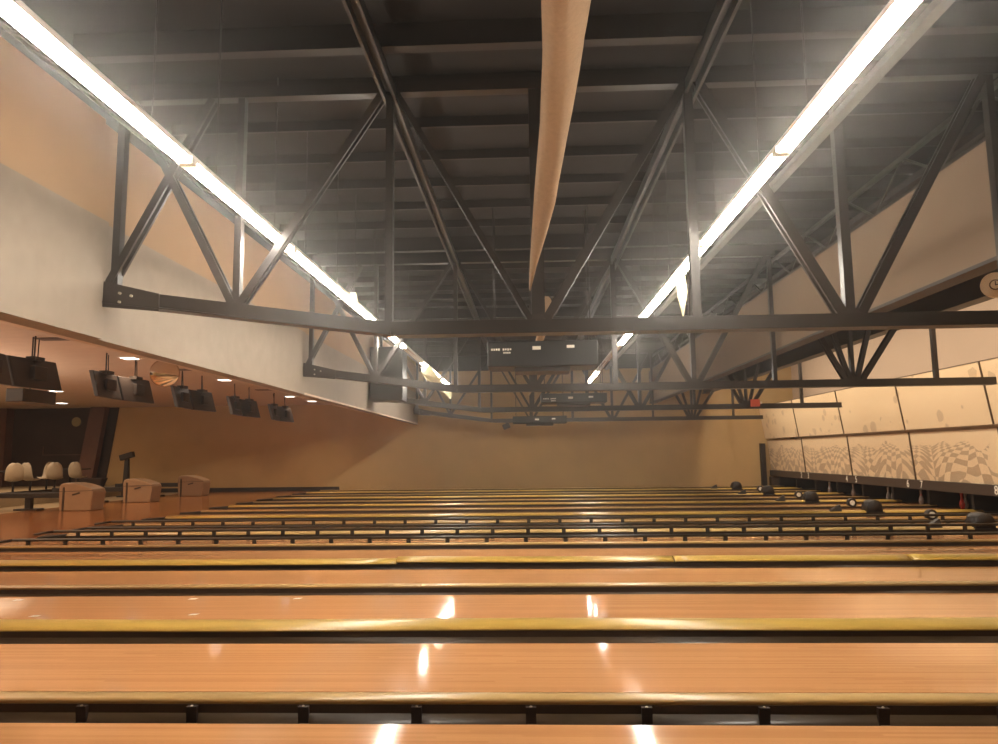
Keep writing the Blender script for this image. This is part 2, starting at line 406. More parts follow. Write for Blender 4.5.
# raised bumpers along the fifth..seventh dividers
def bumper(yc, x0, px0, pitch_, lab):
    T = thing('gutter_bumper', lab, 'bumper rail', (0, yc, -.08), 'raised gutter bumpers')
    n = 8
    MB().sweepx([(yc+.028*math.cos(2*math.pi*i/n), .130+.024*math.sin(2*math.pi*i/n)) for i in range(n)], [(x0, 0, 0), (9.0, 0, 0)], True).obj('rail', 'rail', T)
    MB().sweepx([(yc+.02*math.cos(2*math.pi*i/n), .130+.02*math.sin(2*math.pi*i/n)) for i in range(n)], [(x0-.35, 0, -.05), (x0, 0, 0)], True).obj('rail_end', 'dark', T)
    k = math.ceil((x0+.1-px0)/pitch_)
    while px0+k*pitch_ < 8.9:
        x = px0+k*pitch_
        MB().box(x-.032, x+.032, yc-.012, yc+.012, -.08, .12).obj('post', 'dark', T, bevel=.004); k += 1
E5, F6, G7 = gaps[5][0], gaps[6][0], gaps[7][0]
bumper(E5+.40, -8.0, -.06, .592, 'raised black bumper rail on short posts behind the fifth divider')
bumper(F6+.10, -8.2, -.03, .596, 'raised black bumper rail on the camera side of the sixth divider')
bumper(F6+.64, -7.95, -.04, .60, 'raised black bumper rail on the far side of the sixth divider')
bumper(G7+.10, -8.25, -.02, .60, 'raised black bumper rail on the camera side of the seventh divider')

# white stickers stuck on the lanes at the left
for i, (x, yy) in enumerate([(-5.06, 6.95), (-3.33, 6.98), (-3.0, 6.3), (-4.4, 6.25), (-2.3, 6.98)]):
    tag(MB().prism([(x, yy, .0005), (x+.07, yy+.01, .0005), (x+.08, yy+.06, .0005), (x+.01, yy+.05, .0005)], (0, 0, .0015)).obj('sticker', 'sticker', org=(x, yy, 0)),
        'small pale patch of tape on the third lane, %s from the left' % ['first', 'third', 'fourth', 'second', 'fifth'][i], 'tape', 'tape patches on the third lane')

# ball-return entry hoods, ramps and white-faced sensors near the pins
for k, gi in enumerate((6, 8, 10, 12, 14)):
    if gi >= len(gaps): break
    g, _ = gaps[gi]; yc = g+.37; x = 7.35+(.2 if k == 0 else 0)
    which = ['largest and nearest', 'second nearest', 'middle', 'fourth nearest', 'farthest'][k]
    T = thing('ball_return_hood', 'dark domed ball return hood on its divider near the pins, %s of five' % which, 'ball return hood', (x, yc, .03), 'domed hoods near the pins')
    pr = [(x-.27, .04), (x-.26, .17), (x-.21, .25), (x-.12, .295), (x, .31), (x+.10, .295), (x+.18, .25), (x+.22, .17), (x+.23, .04)]
    mb = MB(); n_ = len(pr)
    rings = [(yc-.15, .93), (yc-.13, .99), (yc, 1.0), (yc+.13, .99), (yc+.15, .93)]
    P = [(x+(a-x)*k_*.68, y_, .04+(z-.04)*k_) for y_, k_ in rings for a, z in pr]
    mb.add(P, [(j_*n_+i, j_*n_+(i+1) % n_, (j_+1)*n_+(i+1) % n_, (j_+1)*n_+i) for j_ in range(4) for i in range(n_)]+[tuple(range(n_)), tuple(4*n_+i for i in range(n_))], True)
    mb.obj('hood_shell', 'dark', T)
    MB().box(x-.20, x+.17, yc-.16, yc+.16, .035, .06).obj('base_flange', 'dark', T)
    T2 = tag(MB().hexa([(x-1.0, yc-.1, .03), (x-.68, yc-.1, .03), (x-.68, yc+.1, .03), (x-1.0, yc+.1, .03),
                        (x-.98, yc-.02, .05), (x-.7, yc-.05, .21), (x-.7, yc+.05, .21), (x-.98, yc+.02, .05)]).obj('deflector_wedge', 'dark', org=(x-.8, yc, .03)),
             'small black wedge left of the %s domed hood' % which, 'wedge', 'wedges near the pins')
for k, gi in enumerate((7, 9, 11, 13)):
    g, _ = gaps[gi]; yc = g+.25; x = 7.65
    T = thing('pin_sensor', 'round sensor with white face on slim divider near the pins, %s from the camera' % ['first', 'second', 'third', 'fourth'][k], 'sensor', (x, yc, .03), 'round white sensors near the pins')
    MB().tube((x, yc+.06, .12), (x, yc-.06, .12), .105, 18).obj('housing', 'dark', T, bevel=.008)
    MB().box(x-.05, x+.05, yc-.05, yc+.05, .03, .08).obj('foot', 'dark', T)
    MB().tube((x-.01, yc-.061, .125), (x-.01, yc-.07, .125), .06, 16).obj('face', 'sticker', T)

# ------------------------------------------------------------------ pit, kickbacks, pins
struct(MB().box(10.3, 10.35, YF, YB, -.14, .9).obj('wall_pit', 'pit'))
for i, (g, kind) in enumerate(gaps):
    wd = .5 if kind == 'a' else .74
    lab = 'black kickback board beside the pin deck at the %s divider' % (ORD[i-1] if i else 'camera-side')
    tag(MB().prism([(9.45, g+wd/2-.04, -.1), (10.29, g+wd/2-.04, -.1), (10.29, g+wd/2-.04, .6), (9.45, g+wd/2-.04, .6)], (0, .08, 0)).obj('kickback_board', 'kick', org=(9.9, g+wd/2, -.1)),
        lab, 'kickback board', 'kickback boards')
def pin(loc, lab, red=False, striped=False):
    T = thing('bowling_pin', lab, 'bowling pin', loc, 'bowling pins left standing')
    prof = [(.026, 0), (.038, .03), (.057, .09), (.061, .115), (.056, .15), (.040, .20), (.026, .24), (.023, .26), (.025, .29), (.032, .335), (.031, .355), (.020, .375), (.006, .381)]
    MB().lathe(loc, prof, 16).obj('body', 'redpin' if red else 'pin', T)
    if striped:
        for z in (.232, .262): MB().lathe((loc[0], loc[1], loc[2]+z), [(.0285, 0), (.0265, .014)], 16).obj('band', 'pinband', T)
def LP(k): return (lanes[k][0]+lanes[k][1])/2
pin((9.75, 16.7, 0), 'single red bowling pin standing under the masking at the right', red=True)
pin((9.95, 16.9, 0), 'white bowling pin just right of the red pin')
pin((9.6, 18.1, 0), 'white bowling pin with red neck bands under the lane number seven', striped=True)
pin((9.75, 17.97, 0), 'white bowling pin leaning shadow side beside the banded pin', striped=True)
pin((9.55, 19.6, 0), 'white bowling pin, left of the pair between numbers five and six')
pin((9.8, 19.85, 0), 'white bowling pin, right of the pair between numbers five and six')
pin((9.5, 21.55, 0), 'white bowling pin below the lane number four')
pin((9.8, 21.3, 0), 'white bowling pin below the lane number five')
pin((9.5, 23.2, 0), 'farthest white bowling pin, below the lane number three')

# ------------------------------------------------------------------ masking units
seams = [28.1, 24.6, 21.12, 17.74, 14.42, 11.1, 7.8, 4.4, 1.0]
sn = ['farthest, against the back wall', 'second from the back wall', 'third from the back wall', 'fourth from the back wall', 'fifth from the back wall', 'sixth from the back wall', 'seventh from the back wall', 'nearest to the camera side']
for i in range(len(seams)-1):
    y1, y0 = seams[i]-.02, seams[i+1]+.02
    T = thing('lower_masking_panel', 'beige panel with warped brown chequers above the pins, '+sn[i], 'masking panel', (XMASK, (y0+y1)/2, .62), 'lower chequered masking panels')
    xl, xu = XMASK+.03, XMASK-.06
    MB().hexa([(xl, y0, .64), (xl+.04, y0, .64), (xl+.04, y1, .64), (xl, y1, .64), (xu, y0, 1.76), (xu+.04, y0, 1.76), (xu+.04, y1, 1.76), (xu, y1, 1.76)]).obj('printed_face', 'lower', T)
    MB().bar((xl-.01, y0-.018, .62), (xu-.01, y0-.018, 1.78), .034, .03, (1, 0, 0)).obj('edge_strip', 'edge', T)
    xb, xt = XMASK-.14, XMASK-.32
    T = thing('upper_masking_panel', 'cream upper row panel with faint brown ovals, '+sn[i], 'masking panel', (xb, (y0+y1)/2, 1.84), 'upper cream masking panels')
    MB().hexa([(xb, y0, 1.84), (xb+.04, y0, 1.84), (xb+.04, y1, 1.84), (xb, y1, 1.84), (xt, y0, 3.08), (xt+.04, y0, 3.08), (xt+.04, y1, 3.08), (xt, y1, 3.08)]).obj('printed_face', 'upper', T)
    MB().bar((xb-.005, y0-.012, 1.84), (xt-.005, y0-.012, 3.08), .02, .03, (1, 0, 0)).obj('edge_strip', 'edge', T)
    MB().box(xt-.006, xt+.05, y0, y1, 3.08, 3.10).obj('top_strip', 'edge', T)
    tag(MB().box(XMASK+.3, XMASK+.36, y0+.4, y0+.46, .64, 3.0).bar((XMASK, y0+.43, 1.8), (XMASK+.33, y0+.43, 1.8), .04, .04, (0, 0, 1)).bar((XMASK-.1, y0+.43, 2.95), (XMASK+.33, y0+.43, 2.95), .04, .04, (0, 0, 1)).obj('panel_post', 'edge', org=(XMASK+.33, y0+.43, .64)),
        'brown steel post behind the masking panels', 'post', 'posts hidden behind the masking panels') if False else None
T = thing('number_strip', 'long dark strip of white lane numbers under the chequered panels', 'number strip', (XMASK, 14, .42))
MB().box(XMASK-.02, XMASK+.06, .9, 28.12, .42, .635).obj('strip_board', 'strip', T)
def glyph(ch, y, z, h, x):
    cu = bpy.data.curves.new('digit', 'FONT'); cu.body = ch; cu.size = h*1.4; cu.extrude = .002; cu.align_x = 'CENTER'
    t = bpy.data.objects.new('t', cu); COL.objects.link(t)
    dg = bpy.context.evaluated_depsgraph_get(); me = bpy.data.meshes.new_from_object(t.evaluated_get(dg))
    bpy.data.objects.remove(t)
    # face -X, reading towards -Y
    me.transform(Matrix(((0, 0, -1, 0), (-1, 0, 0, 0), (0, 1, 0, 0), (0, 0, 0, 1))))
    me.materials.clear(); me.materials.append(M['numeral'])
    o = bpy.data.objects.new('lane_number', me); COL.objects.link(o); o.parent = T
    o.location = Vector((x, y, z))-Vector(T['_o']); o['label'] = 'white number '+ch; return o
for sm, a, b in ((24.6, '2', '3'), (21.12, '4', '5'), (17.74, '6', '7'), (14.42, '8', '9'), (11.1, '10', '11')):
    glyph(a, sm+.30, .455, .18, XMASK-.024); glyph(b, sm-.30, .455, .18, XMASK-.024)
# black end post of the masking wall
tag(MB().box(XMASK-.35, XMASK-.18, YB-.22, YB-.03, 0.005, 1.66).obj('end_post', 'dark', org=(XMASK-.26, YB-.12, 0)), 'black post at the far end of the masking wall', 'post')
tag(MB().box(XMASK-.1, XMASK+.2, YB-.6, YB-.2, .002, .4).obj('ball_cabinet', 'divider', org=(XMASK+.05, YB-.4, 0), bevel=.02), 'small dark cabinet beside the black end post', 'cabinet')

# ------------------------------------------------------------------ trusses
def truss(Y, nm, lab):
    T = thing('roof_truss', lab, 'roof truss', (0, Y, 2.56), 'steel roof trusses')
    zb, zt = 2.56, 2.69; zm = (zb+zt)/2
    xe = WX+.02
    XEND = 8.72
    # bottom chord: sloping left length, then level
    MB().bar((-1.35, Y, zm), (XEND, Y, zm), .13, .12, (0, 1, 0)).obj('bottom_chord', 'steel', T)
    MB().bar((xe, Y, 3.04), (-1.35, Y, zm), .13, .12, (0, 1, 0)).obj('bottom_chord', 'steel', T)
    MB().box(-1.3, XEND, Y-.1, Y+.1, zb-.012, zb).obj('flange', 'steel', T)
    MB().bar((xe, Y, 2.95), (-1.35, Y, zb), .012, .2, (0, 1, 0)).obj('flange', 'steel', T)
    # end plate with bolts at the white wall
    MB().prism([(xe, Y-.09, 2.90), (xe+.62, Y-.09, 2.84), (xe+.62, Y-.09, 2.93), (xe+.62, Y-.09, 3.02), (xe, Y-.09, 3.17)], (0, .02, 0)).obj('end_plate', 'steel_end', T)
    for bx, bz in ((.22, 3.03), (.34, 3.0), (.22, 2.94)):
        MB().tube((xe+bx, Y-.11, bz), (xe+bx, Y-.09, bz), .014, 8).obj('bolt', 'screw', T)
    # top chord under the roof
    def tz(x): return 5.16
    tops = [xe, 4.8]
    mbt = MB()
    for a, b in zip(tops, tops[1:]): mbt.bar((a, Y, tz(a)), (b, Y, tz(b)), .12, .12, (0, 1, 0))
    mbt.obj('top_chord', 'steel', T)
    MB().bar((4.96, Y, 4.64), (XEND, Y, 4.64), .12, .12, (0, 1, 0)).obj('top_chord', 'steel', T)
    def diag(a, b, wd=.075):
        A, B = Vector((a[0], Y, a[1])), Vector((b[0], Y, b[1]))
        s = Vector((0, .045, 0))
        MB().bar(A-s, B-s, wd, .03, (0, 1, 0)).bar(A+s, B+s, wd, .03, (0, 1, 0)).obj('diagonal', 'steel', T)
    def post(x, z0, z1, wd=.075):
        MB().box(x-wd/2, x+wd/2, Y-.045, Y+.045, z0, z1).obj('web_post', 'steel', T)
    def cz(x): return zt if x > -1.35 else zt+(x+1.35)*(3.10-zt)/(xe+1.35)
    # left bay
    post(xe+.12, 3.0, tz(xe+.12)); diag((xe+.05, 3.12), (-3.25, 5.1)); diag((-2.98, cz(-2.98)), (-4.1, 5.1))
    post(-2.94, cz(-2.94), tz(-2.94), .07)
    diag((-2.9, cz(-2.9)), (-1.42, tz(-1.4)))
    post(-1.38, cz(-1.38), tz(-1.38))
    diag((.04, zt), (-1.34, tz(-1.36)), .06); post(.12, zt, tz(.12), .13); diag((.2, zt), (1.68, tz(1.7)), .09)
    post(1.68, zt, tz(1.68), .09); diag((3.08, zt), (1.76, tz(1.7)), .1); post(3.16, zt, tz(3.16), .09)
    # beyond the middle: runs under the bulkhead to the wall behind the masking
    diag((3.26, zt), (4.62, 5.1), .09); post(4.68, zt, 5.1, .07)
    diag((5.98, zt), (4.99, 4.6), .08); diag((6.06, zt), (5.5, 4.6), .07); post(6.12, zt, 4.6, .07); diag((6.2, zt), (6.75, 4.6), .07); diag((6.3, zt), (7.6, 4.6), .09)
    post(7.66, zt, 4.6, .07)
    # gussets at the lower joints
    for x in (-2.94, .12, 3.16, 6.12):
        z = cz(x); MB().prism([(x-.12, Y-.058, z-.06), (x+.12, Y-.058, z-.06), (x+.085, Y-.058, z+.05), (x-.085, Y-.058, z+.05)], (0, .012, 0)).obj('gusset', 'steel_end', T)
truss(7.0, 1, 'dark brown steel roof truss nearest the camera, its chord crossing the whole picture')
truss(13.6, 2, 'dark brown steel roof truss second from the camera')
truss(20.2, 3, 'dark brown steel roof truss third from the camera')
truss(26.9, 4, 'dark brown steel roof truss closest to the tan back wall')

# longitudinal beams
def lbeam(x, z, wd, ht, lab):
    tag(MB().box(x-wd/2, x-wd/2+.03, YF, YB-.25, z, z+ht).box(x+wd/2-.03, x+wd/2, YF, YB-.25, z, z+ht).box(x-wd/2, x+wd/2, YF, YB-.25, z+ht-.03, z+ht).obj('roof_beam', 'steel', org=(x, 13, z)), lab, 'roof beam', 'beams running along the roof')
lbeam(-1.38, 5.02, .14, .12, 'dark double beam running along the roof left of the fabric duct')
lbeam(1.72, 5.0, .14, .14, 'dark double beam running along the roof right of the fabric duct')
lbeam(-3.7, 4.45, .05, .05, 'thin beam running along the roof above the left lamps')
def lattice(x, z0, z1, label, m_='steel', step=.8):
    T = thing('lattice_joist', label, 'joist', (x, 13, z0))
    MB().box(x-.03, x+.03, YF, YB-.25, z0, z0+.06).obj('bottom_chord', m_, T)
    MB().box(x-.03, x+.03, YF, YB-.25, z1-.06, z1).obj('top_chord', m_, T)
    mb = MB(); yy = YF+.2; k = 0
    while yy < YB-1.2:
        mb.bar((x, yy, z0+.03), (x, yy+step, z1-.03), .03, .02, (1, 0, 0)) if k % 2 == 0 else mb.bar((x, yy, z1-.03), (x, yy+step, z0+.03), .03, .02, (1, 0, 0))
        yy += step; k += 1
    mb.obj('web_bars', m_, T)
lattice(4.87, 4.56, 5.12, 'open web joist running along the top of the taupe bulkhead')
lattice(7.04, 3.67, 4.5, 'deep open web joist behind the bulkhead above the masking wall', step=1.1)
tag(MB().box(6.9, 6.96, YF, YB, 3.66, 4.0).box(6.85, 7.1, YF, YB, 3.63, 3.66).obj('steel_girder', 'steel_end', org=(6.95, 13, 3.6)), 'dark steel girder below the low roof behind the bulkhead', 'girder')

# ------------------------------------------------------------------ lamps
def lamp_proto(org):
    x, y, z = org
    T = thing('fluorescent_lamp', '', 'ceiling lamp', org, None)
    MB().prism([(x-.05, y, z+.03), (x+.05, y, z+.03), (x+.035, y, z+.085), (x-.035, y, z+.085)], (0, 2.42, 0)).obj('housing', 'fixture', T)
    for s in (-1, 1):
        MB().tube((x+s*.038, y+.04, z+.005), (x+s*.038, y+2.38, z+.005), .019, 10).obj('tube', 'tube', T)
    for yy in (y+.0, y+2.38):
        MB().box(x-.06, x+.06, yy, yy+.035, z-.015, z+.04).obj('lamp_holder', 'fixture', T)
    for yy in (y+.5, y+1.9):
        MB().tube((x, yy, z+.085), (x, yy, 5.42), .006, 6).obj('hanger_rod', 'dark', T)
    return T
proto = lamp_proto((-2.63, 2.80, 3.65))
dead = None
def place_lamps(x, y0, n, off, side):
    global dead
    for i in range(n):
        y = y0+2.44*i
        state = 'unlit' if i in off else 'lit'
        lab = '%s twin tube fluorescent lamp in the %s row, %s from the camera' % (state, side, ['first', 'second', 'third', 'fourth', 'fifth', 'sixth', 'seventh', 'eighth', 'ninth'][i])
        if side == 'left' and i == 0: o = proto; o['label'] = lab
        else:
            o = dup(proto, (x, y, 3.65), lab)
        o['group'] = 'fluorescent lamps, %s row' % side
        if i in off:
            for ch in o.children:
                if ch.name.startswith('tube'):
                    ch.data = ch.data.copy(); ch.data.materials[0] = M['deadtube']
place_lamps(-2.63, 2.80, 9, (5,), 'left')
place_lamps(1.99, 2.92, 9, (5, 6), 'right')
tag(MB().box(3.0, 3.1, 1.0, 12.4, 4.55, 4.62).tube((3.05, 2, 4.6), (3.05, 2, 5.4), .006, 6).tube((3.05, 9, 4.6), (3.05, 9, 5.4), .006, 6).obj('cable_raceway', 'paleduct', org=(3.05, 5, 4.55)),
    'pale cable raceway beside the near lamps of the right row', 'raceway')
tag(MB().box(3.0, 3.1, 13.0, 27.5, 4.55, 4.62).tube((3.05, 15, 4.6), (3.05, 15, 5.4), .006, 6).tube((3.05, 24, 4.6), (3.05, 24, 5.4), .006, 6).obj('cable_raceway', 'paleduct', org=(3.05, 18, 4.55)),
    'pale cable raceway beside the far lamps of the right row', 'raceway')

# ------------------------------------------------------------------ hanging fabric
def loft(rings, name, mt_, lab, cat, group=None):
    mb = MB(); n = len(rings[0]); P = [p for r_ in rings for p in r_]
    mb.add(P, [(j*n+i, j*n+(i+1) % n, (j+1)*n+(i+1) % n, (j+1)*n+i) for j in range(len(rings)-1) for i in range(n)], True)
    mb.f.append(list(range(n))[::-1]); mb.sm.append(False)
    mb.f.append([len(P)-n+i for i in range(n)]); mb.sm.append(False)
    org = rings[-1][0]
    o = mb.obj(name, mt_, org=org); return tag(o, lab, cat, group)
def sock(y1, lab, length, k):
    """k scales the rise of the cloth over its bay"""
    key = [(0, .03, .05, 2.97), (.1, .03, .065, 3.03), (.5, .09, .29, 3.57), (1.1, .15, .39, 4.02), (1.9, .15, .46, 4.27), (2.7, .10, .47, 4.24), (3.6, .08, .46, 4.3), (6, .08, .46, 4.35)]
    rings = []; N_ = 30
    for j in range(N_+1):
        yy = y1-length*(1-j/N_); d = y1-yy
        for A, B in zip(key, key[1:]):
            if A[0] <= d <= B[0]+1e-6:
                t = (d-A[0])/(B[0]-A[0]); x0, x1, z = [A[i]+(B[i]-A[i])*t for i in (1, 2, 3)]; break
        z = 2.97+(z-2.97)*k; xc = (x0+x1)/2; wd = (x1-x0)/2*(1 if k == 1 else .62); h = min(.30, .02+wd*1.2)
        ring = []
        for i in range(18):
            a = 2*math.pi*i/18
            fold = 1+.07*math.sin(3*a+yy*1.7)+.03*math.sin(7*a+yy*3)
            ring.append((xc+wd*math.cos(a)*fold, yy, z+h*(1+math.sin(a)*fold)))
        rings.append(ring)
    return loft(rings, 'fabric_duct', 'cloth', lab, 'fabric duct', 'limp fabric duct lengths')
sock(6.92, 'limp tan fabric duct hanging from the top edge down to the nearest truss', 5.6, 1)
sock(13.5, 'limp tan fabric duct ending in a point at the second truss', 2.6, .42)
sock(20.1, 'limp tan fabric duct ending in a point at the third truss', 2.6, .42)
def scrap(pts_, t, lab):
    p0 = Vector(pts_[0])+Vector((.02, .015, -.01))
    tag(MB().prism(pts_, t).tube(p0, (-2.63 if p0.x < 0 else 1.99, p0.y, 3.66), .004, 5).obj('fabric_scrap', 'scrap', org=pts_[-1]), lab, 'fabric scrap', 'pale cloth scraps under the lamps')
scrap([(1.97, 9.2, 3.74), (2.07, 9.2, 3.74), (2.11, 9.22, 3.45), (2.05, 9.25, 3.1), (1.98, 9.22, 3.4)], (0, .03, 0), 'pale cloth scrap hanging in a long point below the right row of lamps')
scrap([(-2.72, 18.0, 3.60), (-2.50, 18.0, 3.64), (-2.27, 18.3, 3.33), (-2.22, 18.4, 3.21), (-2.42, 18.4, 3.18), (-2.62, 18.1, 3.32), (-2.70, 18, 3.45)], (0, .03, 0), 'rounded pale cloth scrap hanging against the far lamp of the left row')
scrap([(-2.52, 20.6, 3.22), (-2.22, 20.6, 3.20), (-2.20, 20.6, 3.1), (-2.25, 20.62, 2.98)], (0, .03, 0), 'small triangular pale cloth scrap below the far end of the left row')
scrap([(1.93, 16.2, 3.62), (2.03, 16.2, 3.62), (2.03, 16.2, 2.95), (1.97, 16.2, 2.9)], (0, .03, 0), 'narrow pale cloth scrap hanging below the unlit lamps of the right row')
scrap([(-2.44, 9.6, 3.62), (-2.36, 9.6, 3.62), (-2.34, 9.6, 3.5), (-2.38, 9.62, 3.36)], (0, .03, 0), 'small pale cloth scrap below the third lamp of the left row')

# ------------------------------------------------------------------ hanging black air cleaners
def cleaner(x0, x1, Y, z0, z1, lab, detail):
    T = thing('air_cleaner', lab, 'air cleaner', ((x0+x1)/2, Y, z0), 'black air cleaners hanging in a row')
    MB().box(x0, x1, Y, Y+.7, z0, z1).obj('casing', 'black', T, bevel=.015)
    W = x1-x0; H = z1-z0
    for sx in (.06, .94): 
        for yy in (.1, .6): MB().tube((x0+W*sx, Y+yy, z1), (x0+W*sx, Y+yy, 5.42), .008, 6).obj('hanger_rod', 'dark', T)
    MB().box(x0+.25*W, x0+.75*W, Y+.08, Y+.62, z0-.07, z0).obj('intake_grille', 'dark', T)
    st = MB()
    if detail:      # two short lines of lettering too small to read, and stickers
        for k in range(9):
            if k == 4: continue
            a = x0+.06+.036*k; st.box(a, a+.026, Y-.004, Y, z1-.145-.004*math.sin(k*3), z1-.115)
        for k in range(4):
            a = x0+.25+.03*k; st.box(a, a+.022, Y-.004, Y, z1-.195, z1-.17)
        st.obj('lettering', 'sticker', T)
    MB().box(x0+.41*W, x0+.485*W, Y-.004, Y, z1-.14, z1-.085).obj('sticker', 'sticker', T)
    MB().box(x0+.72*W, x0+.79*W, Y-.004, Y, z1-.12, z1-.075).obj('sticker', 'sticker', T)
cleaner(-.62, 1.10, 11.0, 2.72, 3.12, 'black air cleaner box with white stickers hanging between the first and second truss', True)
cleaner(.33, 1.98, 17.8, 2.63, 2.86, 'black air cleaner box hanging between the second and third truss', True)
cleaner(-.52, 1.30, 23.9, 2.38, 2.62, 'black air cleaner box hanging between the third and fourth truss', False)

# dark hung box by the white wall at the third truss
T = thing('duct_box', 'dark square duct box against the white wall before the third truss', 'duct box', (-3.8, 19.6, 2.86))
MB().box(WX+.01, -3.42, 19.3, 20.0, 2.86, 4.35).obj('casing', 'black', T, bevel=.02)
MB().box(WX+.03, -3.44, 19.28, 19.3, 2.86, 3.05).obj('lower_flange', 'dark', T)

# small speaker on the back, near the last truss
T = thing('speaker', 'small black speaker hanging under the last truss in front of the back wall', 'speaker', (-.82, 26.9, 2.4))
MB().bar((-.95, 26.85, 2.36), (-.70, 26.85, 2.46), .2, .2, (0, 1, 0)).obj('cabinet', 'dark', T, bevel=.02)
MB().tube((-.82, 26.9, 2.42), (-.82, 26.9, 2.56), .02, 8).obj('bracket', 'dark', T)

# exit sign, round clock
T = thing('exit_sign', 'small red glowing sign on the third truss above the masking', 'exit sign', (6.35, 20.1, 2.6))
MB().box(6.20, 6.44, 20.0, 20.1, 2.60, 2.80).obj('sign_box', 'exit', T, bevel=.01)
MB().tube((6.475, 20.02, 2.70), (6.475, 20.1, 2.70), .035, 10).obj('emergency_lamp', 'sticker', T)
T = thing('wall_clock', 'round cream clock on the girder at the right edge', 'clock', (6.84, 10.6, 3.72))
c = Vector((6.68, 10.22, 3.675)); dn = Vector((-.45, -.9, 0)).normalized()
MB().tube(c, c+dn*.05, .18, 28).obj('face', 'clock', T)
MB().tube(c+dn*.05, c+dn*.055, .075, 18).obj('inner_ring', 'edge', T)
MB().tube(c+dn*.055, c+dn*.06, .06, 18).obj('inner_disc', 'clock', T)
MB().bar(c+dn*.062+Vector((0, 0, -.01)), c+dn*.062+Vector((0, 0, .05)), .012, .006, dn).bar(c+dn*.062, c+dn*.062+Vector((.035, -.017, 0)), .012, .006, dn).obj('hands', 'dark', T)
MB().tube(c-dn*.0, c+Vector((.205, .02, 0)), .03, 8).obj('mount', 'dark', T)

# ------------------------------------------------------------------ monitors over the foul line
def monitors(Y, lab):
    T = thing('hanging_monitor_pair', lab, 'monitor', (-8.25, Y, 3.4), 'pairs of black monitors over the foul line')
    for s in (-1, 1):
        a0, a1 = (Y-1.0, Y-.03) if s < 0 else (Y+.03, Y+1.0)
        k = .06*s
        P = []
        for dx in (0, .09):
            P += [(-8.16+dx-k, a0, 2.53), (-8.16+dx+k, a1, 2.53), (-8.30+dx+k, a1, 3.03), (-8.30+dx-k, a0, 3.03)]
        sm_ = MB().add(P, [(0,1,2,3),(7,6,5,4),(0,4,5,1),(1,5,6,2),(2,6,7,3),(3,7,4,0)]).obj('monitor', 'screen', T, bevel=.015)
        yc = (a0+a1)/2
        MB().box(-8.14, -8.06, yc-.16, yc+.16, 2.68, 2.9).obj('mount_box', 'screen', sm_, bevel=.01)
        MB().tube((-8.2, yc, 2.9), (-8.2, yc, 3.418), .014, 8).obj('drop_rod', 'dark', T)
        MB().tube((-8.2, yc+.08, 3.0), (-8.32, yc+.26, 3.42), .01, 6).obj('brace_rod', 'dark', T)
        MB().box(-8.26, -8.1, yc-.12, yc+.12, 3.0, 3.06).obj('clamp', 'dark', T)
    return T
mp_ = monitors(13.95, 'pair of black monitors hung from the low ceiling, left of the convex mirror')
dup(mp_, (-8.25, 10.9, 3.4), 'pair of black monitors hung from the low ceiling at the left edge')
dup(mp_, (-8.25, 17.0, 3.4), 'pair of black monitors hung from the low ceiling, just right of the convex mirror')
dup(mp_, (-8.25, 20.05, 3.4), 'pair of black monitors hung from the low ceiling, second farthest')
dup(mp_, (-8.25, 23.15, 3.4), 'pair of black monitors hung from the low ceiling, farthest')
T = thing('speaker', 'black box speaker hanging below the monitors at the left edge', 'speaker', (-8.3, 11.6, 2.3))
MB().box(-8.45, -8.15, 11.15, 11.95, 2.30, 2.52).obj('cabinet', 'screen', T, bevel=.015)
MB().tube((-8.3, 11.5, 2.5), (-8.3, 11.5, 3.418), .012, 6).obj('drop_rod', 'dark', T)

# convex mirror
T = thing('convex_mirror', 'round convex mirror hanging from the low ceiling between the monitors', 'mirror', (-6.8, 13.0, 2.95))
c = Vector((-6.8, 13.0, 2.95)); dn = Vector((.46, -.885, -.05)).normalized()
u_ = dn.cross(Vector((0, 0, 1))).normalized(); v_ = u_.cross(dn)
mb = MB(); P = []; nr, na = 7, 32
for j in range(nr+1):
    rr = .255*j/nr
    for i in range(na): P.append(c+dn*(.07*(1-(rr/.255)**2))+(u_*math.cos(2*math.pi*i/na)+v_*math.sin(2*math.pi*i/na))*max(rr, .001))
mb.add(P, [(j*na+i, j*na+(i+1) % na, (j+1)*na+(i+1) % na, (j+1)*na+i) for j in range(nr) for i in range(na)], True).obj('mirror_dome', 'mirror', T)
MB().tube(c-dn*.03, c+dn*.004, .262, 32).obj('rim', 'hood', T)
MB().tube(c-dn*.02, (-6.8, 13.03, 3.2), .012, 6).obj('hanger', 'dark', T)

# downlights and slots in the low ceiling
dl = [(-8.15, 14.15, 'above the convex mirror'), (-8.05, 18.5, 'behind the mirror and before the fourth monitors'), (-8.15, 24.0, 'over the farthest monitors'), (-8.05, 26.2, 'nearest the back wall over the foul line'),
      (-14.2, 20.8, 'above the left seats'), (-17.1, 25.4, 'next to the dark mural wall'), (-11.6, 20.9, 'over the approach beside the second monitors'), (-11.7, 25.5, 'over the approach by the tan wall')]
for x, yy, where in dl:
    T = thing('downlight', 'small recessed downlight in the low warm ceiling, '+where, 'downlight', (x, yy, 3.42), 'downlights in the low ceiling')
    MB().box(x-.16, x+.16, yy-.16, yy+.16, 3.405, 3.42).obj('trim_frame', 'fixture', T)
    MB().box(x-.13, x+.13, yy-.13, yy+.13, 3.396, 3.405).obj('lens', 'down', T)
    sl = bpy.data.lights.new('downlight_lamp', 'SPOT'); sl.energy = 60; sl.spot_size = R(120); sl.spot_blend = .8; sl.color = (1, .76, .52); sl.shadow_soft_size = .12
    so = bpy.data.objects.new('downlight_lamp', sl); COL.objects.link(so); so.parent = T; so.location = (0, 0, -.05)
